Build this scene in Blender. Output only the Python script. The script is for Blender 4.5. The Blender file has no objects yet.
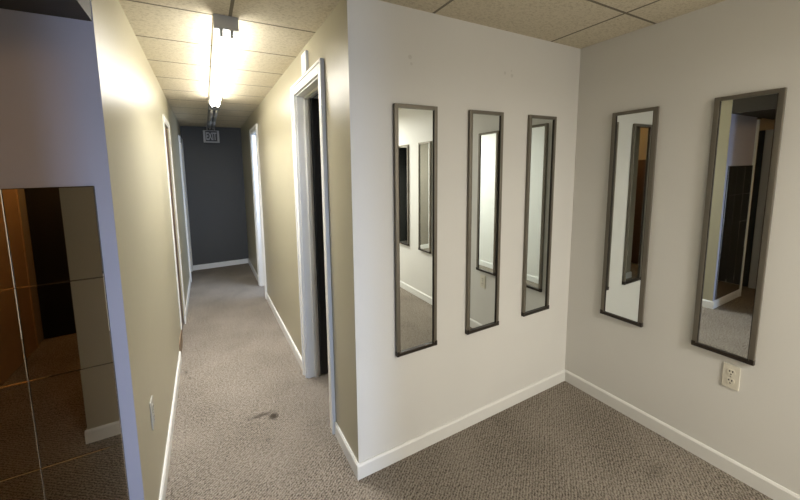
import bpy, bmesh, math, random
from mathutils import Matrix, Vector

random.seed(4)
SC = bpy.context.scene
COL = SC.collection

# ------------------------------------------------------------------ materials
def new_mat(name):
    m = bpy.data.materials.new(name)
    m.use_nodes = True
    nt = m.node_tree
    return m, nt, nt.nodes['Principled BSDF']

def srgb(r, g, b):
    f = lambda c: (c / 255 / 12.92) if c <= 10 else ((c / 255 + .055) / 1.055) ** 2.4
    return (f(r), f(g), f(b), 1)

def plain(name, col, rough=.5, metal=0, spec=.5, bump=0, bscale=60, var=0, vscale=3):
    m, nt, b = new_mat(name)
    b.inputs['Base Color'].default_value = col
    b.inputs['Roughness'].default_value = rough
    b.inputs['Metallic'].default_value = metal
    b.inputs['Specular IOR Level'].default_value = spec
    if bump or var:
        tc = nt.nodes.new('ShaderNodeNewGeometry')
    if bump:
        n = nt.nodes.new('ShaderNodeTexNoise'); n.inputs['Scale'].default_value = bscale
        n.inputs['Detail'].default_value = 4
        nt.links.new(tc.outputs['Position'], n.inputs['Vector'])
        bp = nt.nodes.new('ShaderNodeBump'); bp.inputs['Strength'].default_value = bump
        bp.inputs['Distance'].default_value = .004
        nt.links.new(n.outputs['Fac'], bp.inputs['Height'])
        nt.links.new(bp.outputs['Normal'], b.inputs['Normal'])
    if var:
        n = nt.nodes.new('ShaderNodeTexNoise'); n.inputs['Scale'].default_value = vscale
        n.inputs['Detail'].default_value = 5
        nt.links.new(tc.outputs['Position'], n.inputs['Vector'])
        mx = nt.nodes.new('ShaderNodeMix'); mx.data_type = 'RGBA'
        mx.inputs['A'].default_value = tuple(c * (1 - var) for c in col[:3]) + (1,)
        mx.inputs['B'].default_value = tuple(min(1, c * (1 + var)) for c in col[:3]) + (1,)
        nt.links.new(n.outputs['Fac'], mx.inputs['Factor'])
        nt.links.new(mx.outputs['Result'], b.inputs['Base Color'])
    return m

def emit(name, col, strength):
    m, nt, b = new_mat(name)
    b.inputs['Base Color'].default_value = (.8, .8, .8, 1)
    b.inputs['Emission Color'].default_value = col
    b.inputs['Emission Strength'].default_value = strength
    return m

def math_node(nt, op, a, b=None, c=None):
    n = nt.nodes.new('ShaderNodeMath'); n.operation = op
    for i, v in enumerate((a, b, c)):
        if v is None: continue
        if isinstance(v, (int, float)): n.inputs[i].default_value = v
        else: nt.links.new(v, n.inputs[i])
    return n.outputs[0]

def wall_white():
    """white wall paint with a few filled nail holes and scuffs of its own"""
    m, nt, b = new_mat('white_wall_paint')
    g = nt.nodes.new('ShaderNodeNewGeometry')
    base = nt.nodes.new('ShaderNodeTexNoise'); base.inputs['Scale'].default_value = 1.7; base.inputs['Detail'].default_value = 4
    nt.links.new(g.outputs['Position'], base.inputs['Vector'])
    mx = nt.nodes.new('ShaderNodeMix'); mx.data_type = 'RGBA'
    mx.inputs['A'].default_value = (.66, .645, .60, 1); mx.inputs['B'].default_value = (.72, .705, .66, 1)
    nt.links.new(base.outputs['Fac'], mx.inputs['Factor'])
    mask = None
    for p, r in [((.371, 0, 2.385), .012), ((.38, 0, 2.35), .008), ((1.111, 0, 2.38), .010), ((1.176, 0, 2.37), .012), ((1.17, 0, 2.40), .006)]:
        vm = nt.nodes.new('ShaderNodeVectorMath'); vm.operation = 'DISTANCE'
        nt.links.new(g.outputs['Position'], vm.inputs[0]); vm.inputs[1].default_value = p
        k = math_node(nt, 'LESS_THAN', vm.outputs['Value'], r)
        mask = k if mask is None else math_node(nt, 'MAXIMUM', mask, k)
    mx2 = nt.nodes.new('ShaderNodeMix'); mx2.data_type = 'RGBA'
    nt.links.new(math_node(nt, 'MULTIPLY', mask, .22), mx2.inputs['Factor'])
    nt.links.new(mx.outputs['Result'], mx2.inputs['A']); mx2.inputs['B'].default_value = (.28, .25, .2, 1)
    nt.links.new(mx2.outputs['Result'], b.inputs['Base Color'])
    b.inputs['Roughness'].default_value = .55
    n = nt.nodes.new('ShaderNodeTexNoise'); n.inputs['Scale'].default_value = 90
    nt.links.new(g.outputs['Position'], n.inputs['Vector'])
    bp = nt.nodes.new('ShaderNodeBump'); bp.inputs['Strength'].default_value = .12; bp.inputs['Distance'].default_value = .003
    nt.links.new(n.outputs['Fac'], bp.inputs['Height']); nt.links.new(bp.outputs['Normal'], b.inputs['Normal'])
    return m

def ceiling_mat():
    """2x4 lay-in tiles: seams every 1.03 m across and .471 m along, pinhole texture"""
    m, nt, b = new_mat('ceiling_tile')
    g = nt.nodes.new('ShaderNodeNewGeometry')
    sp = nt.nodes.new('ShaderNodeSeparateXYZ'); nt.links.new(g.outputs['Position'], sp.inputs[0])
    def seam(sock, off, pitch, half):
        t = math_node(nt, 'DIVIDE', math_node(nt, 'SUBTRACT', sock, off), pitch)
        f = math_node(nt, 'ABSOLUTE', math_node(nt, 'SUBTRACT', math_node(nt, 'FRACT', t), .5))
        return math_node(nt, 'GREATER_THAN', f, .5 - half / pitch)
    s = math_node(nt, 'MAXIMUM', seam(sp.outputs[0], .53, 1.03, .009), seam(sp.outputs[1], .497 - 4.71, .471, .007))
    mp = nt.nodes.new('ShaderNodeMapping'); mp.inputs['Scale'].default_value = (60, 110, 1)
    nt.links.new(g.outputs['Position'], mp.inputs['Vector'])
    n = nt.nodes.new('ShaderNodeTexNoise'); n.inputs['Scale'].default_value = 1.0; n.inputs['Detail'].default_value = 6; n.inputs['Roughness'].default_value = .7
    nt.links.new(mp.outputs[0], n.inputs['Vector'])
    cr = nt.nodes.new('ShaderNodeValToRGB')
    cr.color_ramp.elements[0].position = .36; cr.color_ramp.elements[0].color = (.49, .425, .305, 1)
    cr.color_ramp.elements[1].position = .52; cr.color_ramp.elements[1].color = (.66, .595, .455, 1)
    nt.links.new(n.outputs['Fac'], cr.inputs['Fac'])
    mx = nt.nodes.new('ShaderNodeMix'); mx.data_type = 'RGBA'
    nt.links.new(s, mx.inputs['Factor']); nt.links.new(cr.outputs['Color'], mx.inputs['A'])
    mx.inputs['B'].default_value = (.20, .175, .13, 1)
    nt.links.new(mx.outputs['Result'], b.inputs['Base Color'])
    b.inputs['Roughness'].default_value = .9; b.inputs['Specular IOR Level'].default_value = .15
    h = math_node(nt, 'SUBTRACT', n.outputs['Fac'], math_node(nt, 'MULTIPLY', s, -1.5))
    bp = nt.nodes.new('ShaderNodeBump'); bp.inputs['Strength'].default_value = .2; bp.inputs['Distance'].default_value = .004
    nt.links.new(h, bp.inputs['Height']); nt.links.new(bp.outputs['Normal'], b.inputs['Normal'])
    return m

def carpet_mat():
    """ribbed loop-pile carpet with specks, worn patches and one dark stain"""
    m, nt, b = new_mat('loop_pile_carpet')
    g = nt.nodes.new('ShaderNodeNewGeometry')
    P = g.outputs['Position']
    # ribs, wavering a little
    wv = nt.nodes.new('ShaderNodeTexWave'); wv.wave_type = 'BANDS'; wv.bands_direction = 'X'
    wv.inputs['Scale'].default_value = 22; wv.inputs['Distortion'].default_value = 5
    wv.inputs['Detail'].default_value = 3; wv.inputs['Detail Scale'].default_value = 2.2
    mp = nt.nodes.new('ShaderNodeMapping'); mp.inputs['Rotation'].default_value = (0, 0, math.radians(56))
    nt.links.new(P, mp.inputs['Vector']); nt.links.new(mp.outputs[0], wv.inputs['Vector'])
    n1 = nt.nodes.new('ShaderNodeTexNoise'); n1.inputs['Scale'].default_value = 95; n1.inputs['Detail'].default_value = 3; n1.inputs['Roughness'].default_value = .7
    nt.links.new(P, n1.inputs['Vector'])
    n2 = nt.nodes.new('ShaderNodeTexNoise'); n2.inputs['Scale'].default_value = 2.2; n2.inputs['Detail'].default_value = 5
    nt.links.new(P, n2.inputs['Vector'])
    v = math_node(nt, 'ADD', math_node(nt, 'MULTIPLY', wv.outputs['Fac'], .26), math_node(nt, 'MULTIPLY', n1.outputs['Fac'], 1.5))
    v = math_node(nt, 'ADD', v, math_node(nt, 'MULTIPLY', n2.outputs['Fac'], .35))
    n3 = nt.nodes.new('ShaderNodeTexNoise'); n3.inputs['Scale'].default_value = 48; n3.inputs['Detail'].default_value = 2
    nt.links.new(P, n3.inputs['Vector'])
    v = math_node(nt, 'ADD', v, math_node(nt, 'MULTIPLY_ADD', n3.outputs['Fac'], .3, -.15))
    v = math_node(nt, 'MULTIPLY_ADD', v, 2.15, -1.66)
    mx = nt.nodes.new('ShaderNodeMix'); mx.data_type = 'RGBA'
    nt.links.new(v, mx.inputs['Factor'])
    mx.inputs['A'].default_value = (.072, .058, .043, 1); mx.inputs['B'].default_value = (.32, .279, .228, 1)
    # the stain: a dark blot with a thin tail and faint specks
    def blot(p, sx, sy, edge):
        mm = nt.nodes.new('ShaderNodeMapping'); mm.vector_type = 'TEXTURE'
        mm.inputs['Location'].default_value = p; mm.inputs['Scale'].default_value = (sx, sy, 1)
        nt.links.new(P, mm.inputs['Vector'])
        ln = nt.nodes.new('ShaderNodeVectorMath'); ln.operation = 'LENGTH'
        nt.links.new(mm.outputs[0], ln.inputs[0])
        d = math_node(nt, 'ADD', ln.outputs['Value'], math_node(nt, 'MULTIPLY_ADD', n1.outputs['Fac'], .9, -.45))
        k = nt.nodes.new('ShaderNodeMapRange'); k.inputs['From Min'].default_value = 1; k.inputs['From Max'].default_value = edge
        k.inputs['To Min'].default_value = 0; k.inputs['To Max'].default_value = 1
        nt.links.new(d, k.inputs['Value'])
        return k.outputs[0]
    blots = [((-.35, .715, 0), .044, .046, .4, .95), ((-.43, .765, 0), .12, .026, .2, .75), ((-.47, .78, 0), .08, .02, .1, .2),
             ((-.43, .52, 0), .03, .03, .2, .3), ((-.955, 1.62, 0), .02, .05, .2, .5), ((-.92, 1.50, 0), .015, .04, .2, .4),
             ((-.3, .2, 0), .15, .12, 0, .16), ((1.55, -.75, 0), .12, .05, 0, .3), ((1.05, -.35, 0), .2, .12, 0, .15)]
    mask = None
    for p, sx, sy, e, amt in blots:
        k = math_node(nt, 'MULTIPLY', blot(p, sx, sy, e), amt)
        mask = k if mask is None else math_node(nt, 'MAXIMUM', mask, k)
    mx2 = nt.nodes.new('ShaderNodeMix'); mx2.data_type = 'RGBA'
    nt.links.new(mask, mx2.inputs['Factor']); nt.links.new(mx.outputs['Result'], mx2.inputs['A'])
    mx2.inputs['B'].default_value = (.05, .04, .028, 1)
    nt.links.new(mx2.outputs['Result'], b.inputs['Base Color'])
    b.inputs['Roughness'].default_value = .95; b.inputs['Specular IOR Level'].default_value = .1
    hh = math_node(nt, 'ADD', wv.outputs['Fac'], math_node(nt, 'MULTIPLY', n1.outputs['Fac'], 1.2))
    bp = nt.nodes.new('ShaderNodeBump'); bp.inputs['Strength'].default_value = .55; bp.inputs['Distance'].default_value = .006
    nt.links.new(hh, bp.inputs['Height']); nt.links.new(bp.outputs['Normal'], b.inputs['Normal'])
    return m

def mirror_mat(name, tint, rough=.01):
    m, nt, b = new_mat(name)
    b.inputs['Base Color'].default_value = tint
    b.inputs['Metallic'].default_value = 1
    b.inputs['Roughness'].default_value = rough
    return m

M = dict(
    white=wall_white(),
    tan=plain('tan_semigloss_paint', (.385, .350, .240, 1), rough=.36, spec=.5, bump=.10, bscale=24, var=.04),
    trim=plain('white_trim_enamel', (.74, .73, .69, 1), rough=.38, var=.03, vscale=9),
    dimlavender=plain('dimmed_lavender_wall', (.43, .43, .51, 1), rough=.5, bump=.1, bscale=60),  # the left wall's dimness and blue cast are put into this colour
    ceil=ceiling_mat(), carpet=carpet_mat(),
    dark=plain('unlit_dark', (.045, .043, .036, 1), rough=.7),  # near-black colour carries the darkness of unlit rooms and gaps
    end=plain('dark_grey_olive', (.060, .056, .046, 1), rough=.5, bump=.1, bscale=24),  # one even tone, much darker than the tan corridor walls
    beige=plain('beige_wall_paint', (.40, .35, .26, 1), rough=.55),
    soffit=plain('soffit_shade_brown', (.05, .041, .03, 1), rough=.6),  # darkened so the soffit looks shaded even where the tubes hit it
    taupe=plain('taupe_wall_paint', (.25, .22, .175, 1), rough=.55),
    mirror=mirror_mat('mirror_glass', (.81, .86, .865, 1)),
    tile=mirror_mat('aged_mirror_tile', (.63, .59, .53, 1), .015),
    frame=plain('brushed_pewter_frame', (.19, .17, .135, 1), rough=.4, metal=.6, bump=.05, bscale=200),
    bronze=plain('dark_bronze_rail', (.030, .022, .016, 1), rough=.35, metal=.3),
    plate=plain('ivory_plastic', (.70, .66, .55, 1), rough=.35),
    slot=plain('slot_dark', (.01, .01, .01, 1), rough=.8),
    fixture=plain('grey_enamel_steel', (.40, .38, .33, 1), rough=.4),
    dimsteel=plain('dimmed_fixture_steel', (.16, .16, .155, 1), rough=.55),  # darkened so the far unlit fixture looks dim beside the lit one
    reflector=plain('white_enamel_steel', (.75, .74, .70, 1), rough=.35),
    socket=plain('lamp_socket_plastic', (.52, .50, .44, 1), rough=.5),
    card=plain('white_card', (.85, .85, .84, 1), rough=.6),
    sign=plain('pale_grey_sign_case', (.42, .42, .42, 1), rough=.5),
    signface=plain('dark_sign_face', (.055, .052, .052, 1), rough=.5),
    woodblock=plain('scuffed_brown_wood', (.20, .135, .08, 1), rough=.7, var=.25, vscale=30),
    orange=plain('tan_stained_casing', (.50, .33, .17, 1), rough=.45, var=.12, vscale=14),
    brown=plain('dark_brown_door', (.10, .052, .03, 1), rough=.45, var=.2, vscale=10),
    blackfill=plain('near_black_fill', (.010, .010, .011, 1), rough=.5),  # darkness of the unlit openings put into the colour of their leaves
    greydoor=plain('pale_grey_door', (.50, .49, .46, 1), rough=.45),
    brass=plain('worn_brass', (.45, .32, .12, 1), rough=.35, metal=1),
    tube=emit('lit_fluorescent_tube', (1.0, .975, .91, 1), 34),
    deadtube=plain('unlit_fluorescent_tube', (.30, .30, .30, 1), rough=.45),  # greyed as well, dimness of the far fixture in the colour
    sky_pane=emit('bright_sky_pane', (.9, .95, 1, 1), 2.0),
    diffuser=emit('lit_light_panel', (1.0, .97, .92, 1), 3.0),
)

# ------------------------------------------------------------------ mesh helpers
def bm_box(bm, x0, x1, y0, y1, z0, z1, bevel=0, mi=0):
    x0, x1 = min(x0, x1), max(x0, x1); y0, y1 = min(y0, y1), max(y0, y1); z0, z1 = min(z0, z1), max(z0, z1)
    vs = [bm.verts.new(p) for p in [(x0, y0, z0), (x1, y0, z0), (x1, y1, z0), (x0, y1, z0), (x0, y0, z1), (x1, y0, z1), (x1, y1, z1), (x0, y1, z1)]]
    fs = [bm.faces.new([vs[i] for i in q]) for q in [(3, 2, 1, 0), (4, 5, 6, 7), (0, 1, 5, 4), (1, 2, 6, 5), (2, 3, 7, 6), (3, 0, 4, 7)]]
    for f in fs: f.material_index = mi
    if bevel:
        es = list({e for f in fs for e in f.edges})
        bmesh.ops.bevel(bm, geom=es, offset=bevel, segments=2, affect='EDGES', profile=.6)
    return fs

def bm_cyl(bm, a, b_, r, n=16, cap=True):
    a, b_ = Vector(a), Vector(b_); d = b_ - a
    q = d.to_track_quat('Z', 'Y').to_matrix().to_4x4(); q.translation = (a + b_) / 2
    bmesh.ops.create_cone(bm, cap_ends=cap, segments=n, radius1=r, radius2=r, depth=d.length, matrix=q)

def bm_prism(bm, pts, axis, a, b_):
    """extrude a 2D profile along an axis; pts in the other two axes (in xyz order)"""
    def P(u, v, t):
        l = [u, v]; l.insert(axis, t); return l
    A = [bm.verts.new(P(u, v, a)) for u, v in pts]; B = [bm.verts.new(P(u, v, b_)) for u, v in pts]
    n = len(pts)
    bm.faces.new(A); bm.faces.new(B[::-1])
    for i in range(n): bm.faces.new([A[i], B[i], B[(i + 1) % n], A[(i + 1) % n]])
    bmesh.ops.recalc_face_normals(bm, faces=bm.faces)

def link(name, bm, mats, parent=None, smooth=False):
    me = bpy.data.meshes.new(name)
    bm.to_mesh(me); bm.free()
    for m in (mats if isinstance(mats, (list, tuple)) else [mats]): me.materials.append(m)
    if smooth:
        for p in me.polygons: p.use_smooth = True
    o = bpy.data.objects.new(name, me); COL.objects.link(o)
    if parent:
        o.parent = parent; o.matrix_parent_inverse = Matrix.Translation(-Vector(parent.location))
    return o

def struct(name, bm, mats):
    o = link(name, bm, mats); o['kind'] = 'structure'; return o

def thing(name, label, cat, loc, group=None):
    o = bpy.data.objects.new(name, None); COL.objects.link(o)
    o.location = loc; o.empty_display_size = .1
    o['label'] = label; o['category'] = cat
    if group: o['group'] = group
    return o

def tag(o, label, cat, group=None):
    o['label'] = label; o['category'] = cat
    if group: o['group'] = group

def boxes(*bs, bevel=0):
    bm = bmesh.new()
    for b in bs: bm_box(bm, *b, bevel=bevel)
    return bm

# ------------------------------------------------------------------ dimensions (metres)
H, W, CW, E = 2.64, 1.903, 1.015, 5.094
T = .11
YB = -4.3            # back of the white room
XW = -.02            # white room's left wall face line (behind the camera)

# ------------------------------------------------------------------ floor, ceiling
bm = bmesh.new(); bm_box(bm, -3.3, 3.4, -5.4, 6.3, -.1, 0); struct('floor', bm, M['carpet'])
bm = bmesh.new(); bm_box(bm, -3.3, 3.4, -5.4, 6.3, H, H + .1); struct('ceiling', bm, M['ceil'])

# ------------------------------------------------------------------ walls
def wall_y(name, xf, xb, y0, y1, openings, mats, pick=None, z1=H):
    """wall running along y between faces xf and xb, openings (ya, yb, ztop)"""
    bm = bmesh.new(); y = y0
    for a, b_, zt in sorted(openings):
        bm_box(bm, xf, xb, y, a, 0, z1); bm_box(bm, xf, xb, a, b_, zt, z1); y = b_
    bm_box(bm, xf, xb, y, y1, 0, z1)
    if pick:
        for f in bm.faces: f.material_index = pick(f.normal)
    bm.normal_update()
    if pick:
        for f in bm.faces: f.material_index = pick(f.normal)
    return struct(name, bm, mats)

def wall_x(name, yf, yb, x0, x1, openings, mats, pick=None, z1=H):
    bm = bmesh.new(); x = x0
    for a, b_, zt in sorted(openings):
        bm_box(bm, x, a, yf, yb, 0, z1); bm_box(bm, a, b_, yf, yb, zt, z1); x = b_
    bm_box(bm, x, x1, yf, yb, 0, z1)
    bm.normal_update()
    if pick:
        for f in bm.faces: f.material_index = pick(f.normal)
    return struct(name, bm, mats)

# front wall with three mirrors: white face towards the room, tan end towards the corridor
wall_x('wall_front', 0, T, 0, W, [], [M['white'], M['tan'], M['dark']], lambda n: 1 if n.x < -.5 else (2 if n.y > .5 else 0))
# right wall with mirrors
wall_y('wall_right', W, W + T, YB, T, [], [M['white'], M['dark']], lambda n: 1 if n.x > .5 else 0)
# corridor right wall, two doorways
R1 = (.425, 1.03, 2.375); R2 = (3.07, 3.60, 2.36)
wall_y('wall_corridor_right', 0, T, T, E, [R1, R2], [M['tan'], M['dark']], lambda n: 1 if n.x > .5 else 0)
# corridor left wall, two doorways
L1 = (2.24, 2.74, 2.30); L2 = (4.44, 5.02, 2.33)
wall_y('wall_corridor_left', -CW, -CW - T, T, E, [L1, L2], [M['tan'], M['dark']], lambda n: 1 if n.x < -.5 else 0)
# left front wall with the mirror tiles: dimmed lavender face, tan corridor end
wall_x('wall_left_front', 0, T, -1.82, -CW, [], [M['dimlavender'], M['tan']], lambda n: 1 if n.x > .5 else 0)
# corridor end
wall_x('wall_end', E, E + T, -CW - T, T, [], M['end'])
# block left of the photographer (its near face shows in the mirror tiles)
bm = bmesh.new(); bm_box(bm, -1.51, -1.05, -5.2, -1.095, 0, H); struct('wall_left_block', bm, M['beige'])
# the white room's left wall, behind the photographer's right shoulder
wall_y('wall_room_left', XW, XW - .06, YB, -1.60, [], [M['white'], M['beige']], lambda n: 1 if n.x < -.5 else 0)
# room back wall, with a doorway to an unlit room
BD = (.42, 1.06, 2.25)
WN = (1.13, 1.83, .86, 2.04)
bm = boxes((XW - .06, BD[0], YB - T, YB, 0, H), (BD[0], BD[1], YB - T, YB, BD[2], H), (BD[1], WN[0], YB - T, YB, 0, H), (WN[0], WN[1], YB - T, YB, 0, WN[2]), (WN[0], WN[1], YB - T, YB, WN[3], H), (WN[1], W + T, YB - T, YB, 0, H)); bm.normal_update()
for f in bm.faces: f.material_index = 1 if f.normal.y < -.5 else 0
struct('wall_back', bm, [M['taupe'], M['dark']])
bm = boxes((WN[0], WN[1], YB - .08, YB - .03, WN[2], WN[2] + .04), (WN[0], WN[1], YB - .08, YB - .03, WN[3] - .04, WN[3]), (WN[0], WN[0] + .04, YB - .08, YB - .03, WN[2], WN[3]), (WN[1] - .04, WN[1], YB - .08, YB - .03, WN[2], WN[3]), (WN[0], WN[1], YB - .075, YB - .035, 1.43, 1.47)); struct('window_1', bm, M['trim'])
bm = boxes((WN[0], WN[1], YB - .057, YB - .053, WN[2], WN[3])); struct('window_2', bm, M['sky_pane'])
# far left wall with doors, passage back wall, recess beyond the mirror tiles
wall_y('wall_left', -2.42, -2.53, -5.2, .06, [], M['beige'])
wall_y('wall_left_recess', -2.42, -2.53, .06, .5, [], M['dark'])  # dark wall standing in for the black gap beside the door post
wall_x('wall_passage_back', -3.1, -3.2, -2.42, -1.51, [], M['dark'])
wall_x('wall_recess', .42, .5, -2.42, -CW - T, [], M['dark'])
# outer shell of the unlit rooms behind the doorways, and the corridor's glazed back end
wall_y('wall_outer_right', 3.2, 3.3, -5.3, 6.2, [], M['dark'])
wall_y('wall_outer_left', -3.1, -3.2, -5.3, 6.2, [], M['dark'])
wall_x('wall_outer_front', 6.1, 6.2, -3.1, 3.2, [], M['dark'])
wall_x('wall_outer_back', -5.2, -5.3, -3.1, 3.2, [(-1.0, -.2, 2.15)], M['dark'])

# ------------------------------------------------------------------ baseboards
BH, BT = .092, .013
def base_profile_x(bm, x0, x1, y, s, h=BH):   # runs along x, sits at y, sticks out by s*BT
    bm_prism(bm, [(y, 0), (y + s * BT, 0), (y + s * BT, h - .012), (y + s * BT * .45, h), (y, h)], 0, x0, x1)
def base_profile_y(bm, y0, y1, x, s, h=BH):
    bm_prism(bm, [(x, 0), (x + s * BT, 0), (x + s * BT, h - .012), (x + s * BT * .45, h), (x, h)], 1, y0, y1)
def bb(name, *runs):
    bm = bmesh.new()
    for kind, a, b_, c, s in runs: (base_profile_x if kind == 'x' else base_profile_y)(bm, a, b_, c, s)
    return struct(name, bm, M['trim'])
bb('baseboard_front', ('x', -BT, W, 0, -1))
bb('baseboard_right', ('y', YB, -BT, W, -1))
bb('baseboard_corridor_right', ('y', 0, .355, 0, -1), ('y', 1.095, 3.0, 0, -1), ('y', 3.68, E, 0, -1))
bb('baseboard_corridor_left', ('y', 0, 1.86, -CW, 1), ('y', 2.70, 4.36, -CW, 1))
bb('baseboard_end', ('x', -CW, 0, E, -1))
bb('baseboard_left_front', ('x', -1.82, -CW + BT, 0, -1))
bb('baseboard_left_block', ('x', -1.51 - BT, -1.05 + BT, -1.095, 1), ('y', -5.2, -1.095, -1.51, -1), ('y', -5.2, -1.095, -1.05, 1))
bb('baseboard_room_left', ('y', YB, -1.60, XW, 1), ('x', XW - .06, XW, -1.60, 1))
bb('baseboard_back', ('x', XW, BD[0] - .08, YB, 1), ('x', BD[1] + .08, W, YB, 1))

# ------------------------------------------------------------------ doorway casings
def casing_y(name, xf, s, op, cw=.07, ct=.018, depth=T, mat=None, zbot=0, zbot_near=None, jamb=True, bandt=.008):
    """casing round an opening in a wall that runs along y; face at xf, room side s"""
    a, b_, zt = op
    zn = zbot if zbot_near is None else zbot_near
    bm = bmesh.new()
    def strip(y0, y1, z0, z1):
        bm_box(bm, xf, xf + s * ct, y0, y1, z0, z1, bevel=.004)
        m0, m1 = (y0 + .35 * (y1 - y0), y0 + .65 * (y1 - y0)) if (y1 - y0) < .2 else (y0, y1)
    strip(a - cw, a + .004, zn, zt + cw); strip(b_ - .004, b_ + cw, zbot, zt + cw)
    bm_box(bm, xf, xf + s * ct, a + .004, b_ - .004, zt - .004, zt + cw, bevel=.004)
    # raised back band on the outer edge
    bm_box(bm, xf + s * ct * .8, xf + s * (ct + bandt), a - cw, a - cw + .018, zn, zt + cw, bevel=.003)
    bm_box(bm, xf + s * ct * .8, xf + s * (ct + bandt), b_ + cw - .018, b_ + cw, zbot, zt + cw, bevel=.003)
    bm_box(bm, xf + s * ct * .8, xf + s * (ct + bandt), a - cw, b_ + cw, zt + cw - .018, zt + cw, bevel=.003)
    if jamb:
        x1 = xf - s * depth
        bm_box(bm, xf, x1, a, a + .015, 0, zt); bm_box(bm, xf, x1, b_ - .015, b_, 0, zt); bm_box(bm, xf, x1, a, b_, zt - .015, zt)
        # door stop
        xs, xe = xf - s * depth * .55, xf - s * depth * .8
        bm_box(bm, xs, xe, a + .015, a + .03, 0, zt - .015); bm_box(bm, xs, xe, b_ - .03, b_ - .015, 0, zt - .015)
        bm_box(bm, xs, xe, a + .015, b_ - .015, zt - .03, zt - .015)
    return struct(name, bm, mat or M['trim'])
casing_y('trim_1', 0, -1, R1, cw=.068)
casing_y('trim_2', 0, -1, R2, cw=.07)
casing_y('trim_3', -CW, 1, L1, cw=.06, ct=.008, bandt=.003, jamb=False, zbot=.03, zbot_near=.16)
casing_y('trim_4', -CW, 1, L2, cw=.07)
bm = boxes((-2.42, -2.385, -.12, .05, 0, 2.2), bevel=.006); struct('trim_5', bm, M['greydoor'])
bm = boxes((-2.42, -2.38, -.95, .14, 2.2, 2.36), bevel=.006); struct('trim_10', bm, M['orange'])
casing_y('trim_6', -2.42, 1, (-2.72, -2.12, 2.2), cw=.16, jamb=False, mat=M['orange'])
bm = boxes((-2.42, -1.018, -1.095, 0, 2.33, H)); struct('soffit', bm, M['soffit'])   # lowered ceiling over the tile wall, shade in its colour; also dims that wall
bm = boxes((-1.865, -1.82, -.018, T + .01, 0, 2.3), bevel=.004); struct('trim_7', bm, M['trim'])   # end of the tile wall
bm = boxes((-CW - .02, -CW + .006, 1.865, 2.19, 0, .155)); struct('trim_8', bm, M['woodblock'])          # scuffed raw wood under the casing
bm = boxes((-CW - .03, -CW + .004, 2.19, 2.245, 0, .16)); struct('trim_9', bm, M['woodblock'])

# ------------------------------------------------------------------ doors and dark sheets seen in the openings and reflections
def door_leaf(name, box, mat, knob=None):
    bm = bmesh.new(); bm_box(bm, *box, bevel=.004)
    o = struct(name, bm, mat)
    if knob:
        bm = bmesh.new(); a, d = Vector(knob[0]), Vector(knob[1])
        bm_cyl(bm, a, a + d * .035, .012); bmesh.ops.create_uvsphere(bm, u_segments=16, v_segments=10, radius=.026, matrix=Matrix.Translation(a + d * .05))
        link('door_knob', bm, M['brass'], o, smooth=True)
    return o
door_leaf('door_1', (T + .005, .72, 1.0, 1.04, .01, 2.355), M['blackfill'], ((.66, 1.0, 1.0), (0, -1, 0)))  # near-black so the doorway stays dark under the tubes
door_leaf('door_2', (T + .005, .62, 3.56, 3.60, .01, 2.34), M['greydoor'])
door_leaf('door_3', (-CW - .055, -CW - .012, L1[0] + .006, L1[1] - .006, .01, L1[2] - .02), M['brown'])  # set shallow, its dark brown stands in for the shadow between the casings
door_leaf('door_4', (-CW - .085, -CW - .045, L2[0] + .016, L2[1] - .016, .01, L2[2] - .02), M['greydoor'])
door_leaf('dark_opening_5', (-2.419, -2.40, -.86, -.125, .01, 2.195), M['dark'], ((-2.40, -.78, 1.0), (1, 0, 0)))  # dark sheet standing in for an open, unlit doorway
door_leaf('door_6', (-2.419, -2.40, -2.72, -2.12, .01, 2.2), M['orange'], ((-2.40, -2.1, 1.0), (1, 0, 0)))
door_leaf('dark_opening_7', (-2.415, -1.53, -3.1, -3.06, .01, 2.5), M['blackfill'], ((-1.64, -3.06, 1.0), (0, 1, 0)))  # near-black sheet standing in for the passage's dark open doorway
door_leaf('door_8', (-2.419, -2.40, -1.86, -1.12, .01, 1.86), M['brown'], ((-2.40, -1.8, 1.0), (1, 0, 0)))

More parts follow.
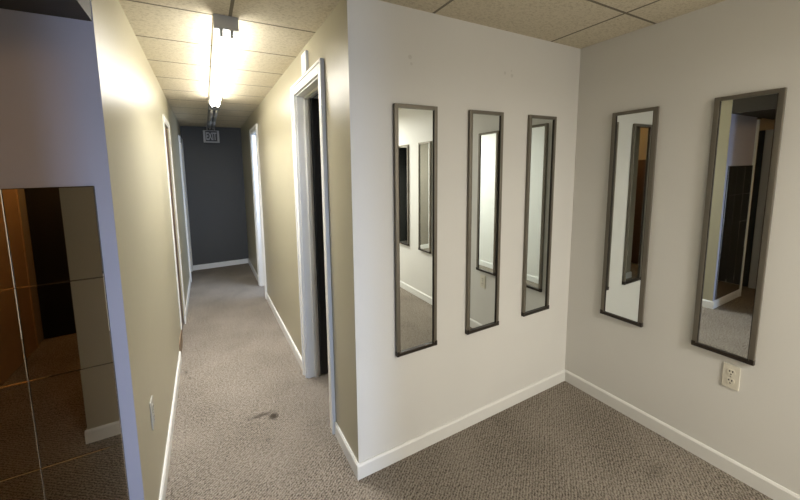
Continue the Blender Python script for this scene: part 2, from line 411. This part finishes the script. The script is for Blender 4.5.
# ------------------------------------------------------------------ framed mirrors
FW, FD = .022, .022
def framed_mirror(face, w_pos, a, b_, z0, z1, label):
    """face 'y': hangs on the wall y=0 (a..b in x); face 'x': hangs on x=W (a..b in y)"""
    a, b_ = min(a, b_), max(a, b_)
    mid = (a + b_) / 2
    loc = (mid, 0, z0) if face == 'y' else (W, mid, z0)
    t = thing('wall_mirror', label, 'mirror', loc, 'tall framed mirrors on the white walls')
    g = .002
    def bx(bm, u0, u1, d0, d1, z0_, z1_, bevel=0):
        if face == 'y': bm_box(bm, u0, u1, -d1, -d0, z0_, z1_, bevel=bevel)
        else: bm_box(bm, W - d1, W - d0, u0, u1, z0_, z1_, bevel=bevel)
    bm = bmesh.new(); bx(bm, a + .008, b_ - .008, g, .012, z0 + .008, z1 - .008); link('mirror_glass', bm, M['mirror'], t)
    for u0, u1 in ((a, a + FW), (b_ - FW, b_)):
        bm = bmesh.new(); bx(bm, u0, u1, g, FD, z0 + .018, z1, bevel=.0035)
        link('side_rail', bm, M['frame'], t)
    for u0, u1 in ((a + FW - .001, a + FW + .003), (b_ - FW - .003, b_ - FW + .001)):  # dark strips painted for the reflection at the frame's inner edges
        bm = bmesh.new(); bx(bm, u0, u1, g, FD - .004, z0 + .018, z1 - FW)
        o = link('frame_edge_reflection', bm, M['bronze'], t); o['label'] = 'dark edge strip beside the glass'
    bm = bmesh.new(); bx(bm, a + FW, b_ - FW, g, FD, z1 - FW, z1, bevel=.0035); link('top_rail', bm, M['frame'], t)
    bm = bmesh.new(); bx(bm, a, b_, g, FD + .003, z0, z0 + .020, bevel=.003)
    o = link('bottom_rail', bm, M['bronze'], t); o['label'] = 'dark bronze bottom rail'
    for u0, u1 in ((a - .001, a + .017), (b_ - .017, b_ + .001)):
        bm = bmesh.new(); bx(bm, u0, u1, g, FD + .0035, z0 - .0005, z0 + .030, bevel=.003)
        o = link('corner_clip', bm, M['bronze'], t); o['label'] = 'dark corner clip'
    return t
framed_mirror('y', 0, .256, .547, .679, 2.128, 'tall narrow mirror on the left end of the mirror wall, nearest the corridor corner')
framed_mirror('y', 0, .798, 1.087, .681, 2.127, 'tall narrow mirror in the middle of three on one wall, an outlet reflected in it')
framed_mirror('y', 0, 1.341, 1.628, .683, 2.127, 'tall narrow mirror third from the corridor corner, left of the room corner')
framed_mirror('x', W, -.247, -.499, .683, 2.129, 'tall mirror on the right wall nearest the room corner, reflecting another mirror')
framed_mirror('x', W, -.745, -.991, .686, 2.128, 'rightmost tall mirror, above the wall outlet, reflecting the dark mirror tiles')
framed_mirror('x', W, -1.78, -2.035, .683, 2.125, 'grey reflected mirror, right of the dark one inside the mirror nearest the corridor')
framed_mirror('x', W, -2.28, -2.535, .683, 2.125, 'dark reflected mirror seen only inside the mirror nearest the corridor, at its left edge')

# ------------------------------------------------------------------ mirror tiles, left
X1, TW, TH = -1.065, .2515, .351
root = thing('mirror_tile_panel', 'dark panel of square mirror tiles on the wall left of the corridor', 'mirror', (X1 - 1.5 * TW, 0, 0))
bm = boxes((X1 - 3 * TW, X1, -.006, -.001, BH + .012, 1.734)); o = link('backing_board', bm, M['dark'], root)
for c in range(3):
    for r in range(5):
        x1 = X1 - c * TW; x0 = x1 - TW; z1 = 1.734 - r * TH; z0 = max(z1 - TH, BH + .012)
        g = .0005
        bm = bmesh.new()
        bm_box(bm, x0 + g, x1 - g, -.012, -.006, z0 + g, z1 - g)
        bm.faces.ensure_lookup_table()
        es = [e for e in bm.edges if all(abs(v.co.y + .012) < 1e-5 for v in e.verts)]
        bmesh.ops.bevel(bm, geom=es, offset=.002, segments=1, affect='EDGES')
        cx, cz = (x0 + x1) / 2, (z0 + z1) / 2
        rot = Matrix.Rotation(random.uniform(-.004, .004), 4, 'X') @ Matrix.Rotation(random.uniform(-.004, .004), 4, 'Z')
        Mx = Matrix.Translation((cx, -.009, cz)) @ rot @ Matrix.Translation((-cx, .009, -cz))
        bmesh.ops.transform(bm, matrix=Mx, verts=bm.verts)
        link('mirror_tile', bm, M['tile'], root)

# ------------------------------------------------------------------ outlets
def outlet(face, pos, u, z, w, h, label, plate='plate'):
    """plate on the wall plane x=pos; s = direction into the room"""
    s = face
    t = thing('wall_outlet', label, 'outlet', (pos, u, z))
    bm = bmesh.new(); bm_box(bm, pos + s * .0005, pos + s * .007, u - w / 2, u + w / 2, z - h / 2, z + h / 2, bevel=.0025)
    link('face_plate', bm, M[plate], t)
    for dz in (h * .19, -h * .19):
        bm = bmesh.new(); cz = z + dz
        pts = []
        rr, hh = w * .25, h * .125
        for i in range(24):
            a = i / 24 * math.tau
            pts.append((u + rr * math.cos(a), cz + max(-hh, min(hh, rr * 1.25 * math.sin(a)))))
        bm_prism(bm, pts, 0, pos + s * .0065, pos + s * .0095)
        so = link('socket_face', bm, M[plate], t)
        for du, ww, hs in ((-w * .09, w * .035, h * .075), (w * .09, w * .035, h * .06)):
            bm = boxes((pos + s * .0093, pos + s * .0100, u + du - ww, u + du + ww, cz + .002 - hs / 2 + .004, cz + .002 + hs / 2 + .004))
            link('slot', bm, M['slot'], so)
        bm = bmesh.new(); bm_cyl(bm, (pos + s * .0093, u, cz - h * .075), (pos + s * .0100, u, cz - h * .075), w * .05, 12)
        link('ground_hole', bm, M['slot'], so)
    bm = bmesh.new(); bm_cyl(bm, (pos + s * .0065, u, z), (pos + s * .0085, u, z), w * .035, 12)
    link('screw', bm, M['frame'], t)
    return t
outlet(-1, W, -.912, .573, .066, .138, 'ivory duplex outlet low on the right wall under the rightmost mirror')
outlet(1, -CW, .322, .555, .066, .15, 'wall outlet seen edge-on, low on the left tan corridor wall', plate='fixture')  # grey plate instead of ivory: its shade is put into the colour

# ------------------------------------------------------------------ card above the near doorway
bm = boxes((-.022, -.001, .655, .765, 2.450, 2.585), bevel=.003)
tag(link('white_card', bm, M['card']), 'small white card standing on the casing above the near right doorway', 'card')

# ------------------------------------------------------------------ corridor strip lights
def strip_light(x, y0, y1, label, lit):
    w = .060
    t = thing('strip_light', label, 'light', (x, (y0 + y1) / 2, H))
    zt = H - .001; zb = H - .060
    bm = bmesh.new()
    bm_prism(bm, [(x - w, zt), (x + w, zt), (x + w, zt - .018), (x + w * .55, zb), (x - w * .55, zb), (x - w, zt - .018)], 1, y0 + .012, y1 - .012)
    link('housing', bm, M['reflector'] if lit else M['dimsteel'], t)
    for y, s in ((y0, 1), (y1, -1)):
        bm = bmesh.new(); bm_box(bm, x - w - .004, x + w + .004, y, y + s * .012, zb - .014, zt, bevel=.002)
        o = link('end_plate', bm, M['fixture'] if lit else M['dimsteel'], t); o['label'] = 'grey end plate'
        for dx in (-.027, .027):
            bm = bmesh.new(); bm_box(bm, x + dx - .010, x + dx + .010, y + s * .012, y + s * .040, zb - .046, zb, bevel=.003)
            link('lamp_socket', bm, M['socket'], t)
    ym = (y0 + y1) / 2
    for dx in (-.027, .027):
        bm = bmesh.new(); bm_box(bm, x + dx - .010, x + dx + .010, ym - .014, ym + .014, zb - .046, zb, bevel=.003)
        link('lamp_socket', bm, M['socket'], t)
        for ya, yb in ((y0 + .040, ym - .014), (ym + .014, y1 - .040)):
            bm = bmesh.new(); bm_cyl(bm, (x + dx, ya, zb - .024), (x + dx, yb, zb - .024), .019, 16)
            link('tube', bm, M['tube'] if lit else M['deadtube'], t, smooth=True)
    return t
strip_light(-.522, .475, 2.62, 'lit double-tube fluorescent strip light on the corridor ceiling', True)
strip_light(-.522, 2.95, 4.60, 'unlit strip light on the dark far corridor ceiling, beyond the lit one', False)

# ------------------------------------------------------------------ exit sign hung at the corridor end
sx0, sx1, sz0, sz1, sy = -.655, -.400, 2.325, 2.535, 4.76
t = thing('exit_sign', 'unlit exit sign hanging from the ceiling at the dark end of the corridor', 'sign', ((sx0 + sx1) / 2, sy, sz1))
bm = boxes((sx0, sx1, sy, sy + .045, sz0, sz1), bevel=.004); link('sign_case', bm, M['sign'], t)
bm = boxes((sx0 + .034, sx1 - .034, sy - .003, sy + .001, sz0 + .022, sz1 - .012)); o = link('sign_face', bm, M['signface'], t)
cu = bpy.data.curves.new('letters', 'FONT'); cu.body = 'EXIT'; cu.size = .118; cu.align_x = 'CENTER'; cu.align_y = 'CENTER'; cu.extrude = .0012; cu.offset = .003
to = bpy.data.objects.new('letters', cu); COL.objects.link(to)
dg = bpy.context.evaluated_depsgraph_get()
me = bpy.data.meshes.new_from_object(to.evaluated_get(dg)); COL.objects.unlink(to); bpy.data.objects.remove(to)
xs = [v.co.x for v in me.vertices]; ys = [v.co.y for v in me.vertices]
kx = .165 / (max(xs) - min(xs)); kz = .13 / (max(ys) - min(ys)); mx_ = (max(xs) + min(xs)) / 2; my_ = (max(ys) + min(ys)) / 2
for v in me.vertices:
    x, y, z = v.co
    v.co = ((sx0 + sx1) / 2 + (x - mx_) * kx, sy - .0042 - z, (sz0 + sz1) / 2 + .005 + (y - my_) * kz)
me.materials.append(M['sign'])
lo = bpy.data.objects.new('letters', me); COL.objects.link(lo); lo.parent = t; lo.matrix_parent_inverse = Matrix.Translation(-Vector(t.location))
for dx in (-.06, .06):
    bm = bmesh.new(); bm_cyl(bm, ((sx0 + sx1) / 2 + dx, sy + .022, sz1 - .002), ((sx0 + sx1) / 2 + dx, sy + .022, H), .007, 10)
    link('hanger_rod', bm, M['fixture'], t)

# ------------------------------------------------------------------ room light panel (behind the camera, over the mirror room)
LX, LY = .95, -3.3
t = thing('ceiling_light', 'lit light panel in the white room ceiling behind the camera', 'light', (LX, LY, H))
bm = bmesh.new()
for b_ in ((LX - .30, LX + .30, LY - .60, LY - .57), (LX - .30, LX + .30, LY + .57, LY + .60), (LX - .30, LX - .27, LY - .57, LY + .57), (LX + .27, LX + .30, LY - .57, LY + .57)):
    bm_box(bm, *b_, H - .02, H - .0005)
link('frame', bm, M['reflector'], t)
bm = boxes((LX - .27, LX + .27, LY - .57, LY + .57, H - .012, H - .001)); link('diffuser', bm, M['diffuser'], t)

def area(name, loc, direction, sx, sy_, power, col):
    l = bpy.data.lights.new(name, 'AREA'); l.shape = 'RECTANGLE'; l.size = sx; l.size_y = sy_; l.energy = power; l.color = col
    o = bpy.data.objects.new(name, l); COL.objects.link(o); o.location = loc
    o.rotation_euler = Vector(direction).to_track_quat('-Z', 'Y').to_euler()
    return o
area('strip_floor_fill', (-.522, 1.5475, H - .107), (0, 0, -1), .05, 1.95, 36, (.97, .97, 1.0)).data.spread = math.radians(118)  # added downward light under the tubes to brighten the corridor floor
area('room_panel_light', (LX, LY, H - .03), (0, 0, -1), .54, 1.14, 92, (1, .95, .86)).data.spread = math.radians(171)
# daylight through the window in the back wall of the white room
area('window_daylight', (1.45, YB + .03, 1.45), (0, 1, 0), .74, 1.16, 12, (1, .99, .97))
# daylight through the glazed corridor end behind the photographer
area('corridor_daylight', (-.70, -5.15, .70), (0, 1, 0), .6, 1.2, 11.5, (.52, .68, 1.0)).data.spread = math.radians(55)
# cool light added in the side room, aimed at the far corridor floor
area('side_room_fill', (.62, 2.98, 2.1), (-1, .75, -1.5), .5, .5, 48, (.60, .74, 1.0))
# warm lamp in the left passage
l = bpy.data.lights.new('passage_lamp', 'POINT'); l.energy = 17; l.color = (1, .58, .24); l.shadow_soft_size = .06
o = bpy.data.objects.new('passage_lamp', l); COL.objects.link(o); o.location = (-1.95, -2.25, 2.45)

# ------------------------------------------------------------------ world
w = bpy.data.worlds.new('world'); SC.world = w; w.use_nodes = True
w.node_tree.nodes['Background'].inputs[0].default_value = (.55, .7, 1, 1)
w.node_tree.nodes['Background'].inputs[1].default_value = .3

# ------------------------------------------------------------------ camera
cam = bpy.data.cameras.new('camera'); co = bpy.data.objects.new('camera', cam); COL.objects.link(co)
R = [[0.8988953951504296, -0.4376101277789943, -0.02201010319387776], [-0.0673973563314795, -0.08845680341692284, -0.9937972581411098], [0.43294880175013817, 0.8948032018240168, -0.1090071789773839]]
m = Matrix(((R[0][0], -R[1][0], -R[2][0]), (R[0][1], -R[1][1], -R[2][1]), (R[0][2], -R[1][2], -R[2][2]))).to_4x4()
m.translation = (-0.690597156823093, -1.536492316367245, 1.7665009368459852)
co.matrix_world = m
cam.sensor_fit = 'HORIZONTAL'; cam.sensor_width = 36; cam.lens = 321.6755 / 800 * 36
cam.shift_x = (400 - 361.1824) / 800; cam.shift_y = -(250 - 206.6115) / 800
cam.clip_start = .02
SC.camera = co

SC.view_settings.view_transform = 'Standard'; SC.view_settings.look = 'None'
SC.view_settings.exposure = 0; SC.view_settings.gamma = 1; SC.view_settings.use_curve_mapping = False
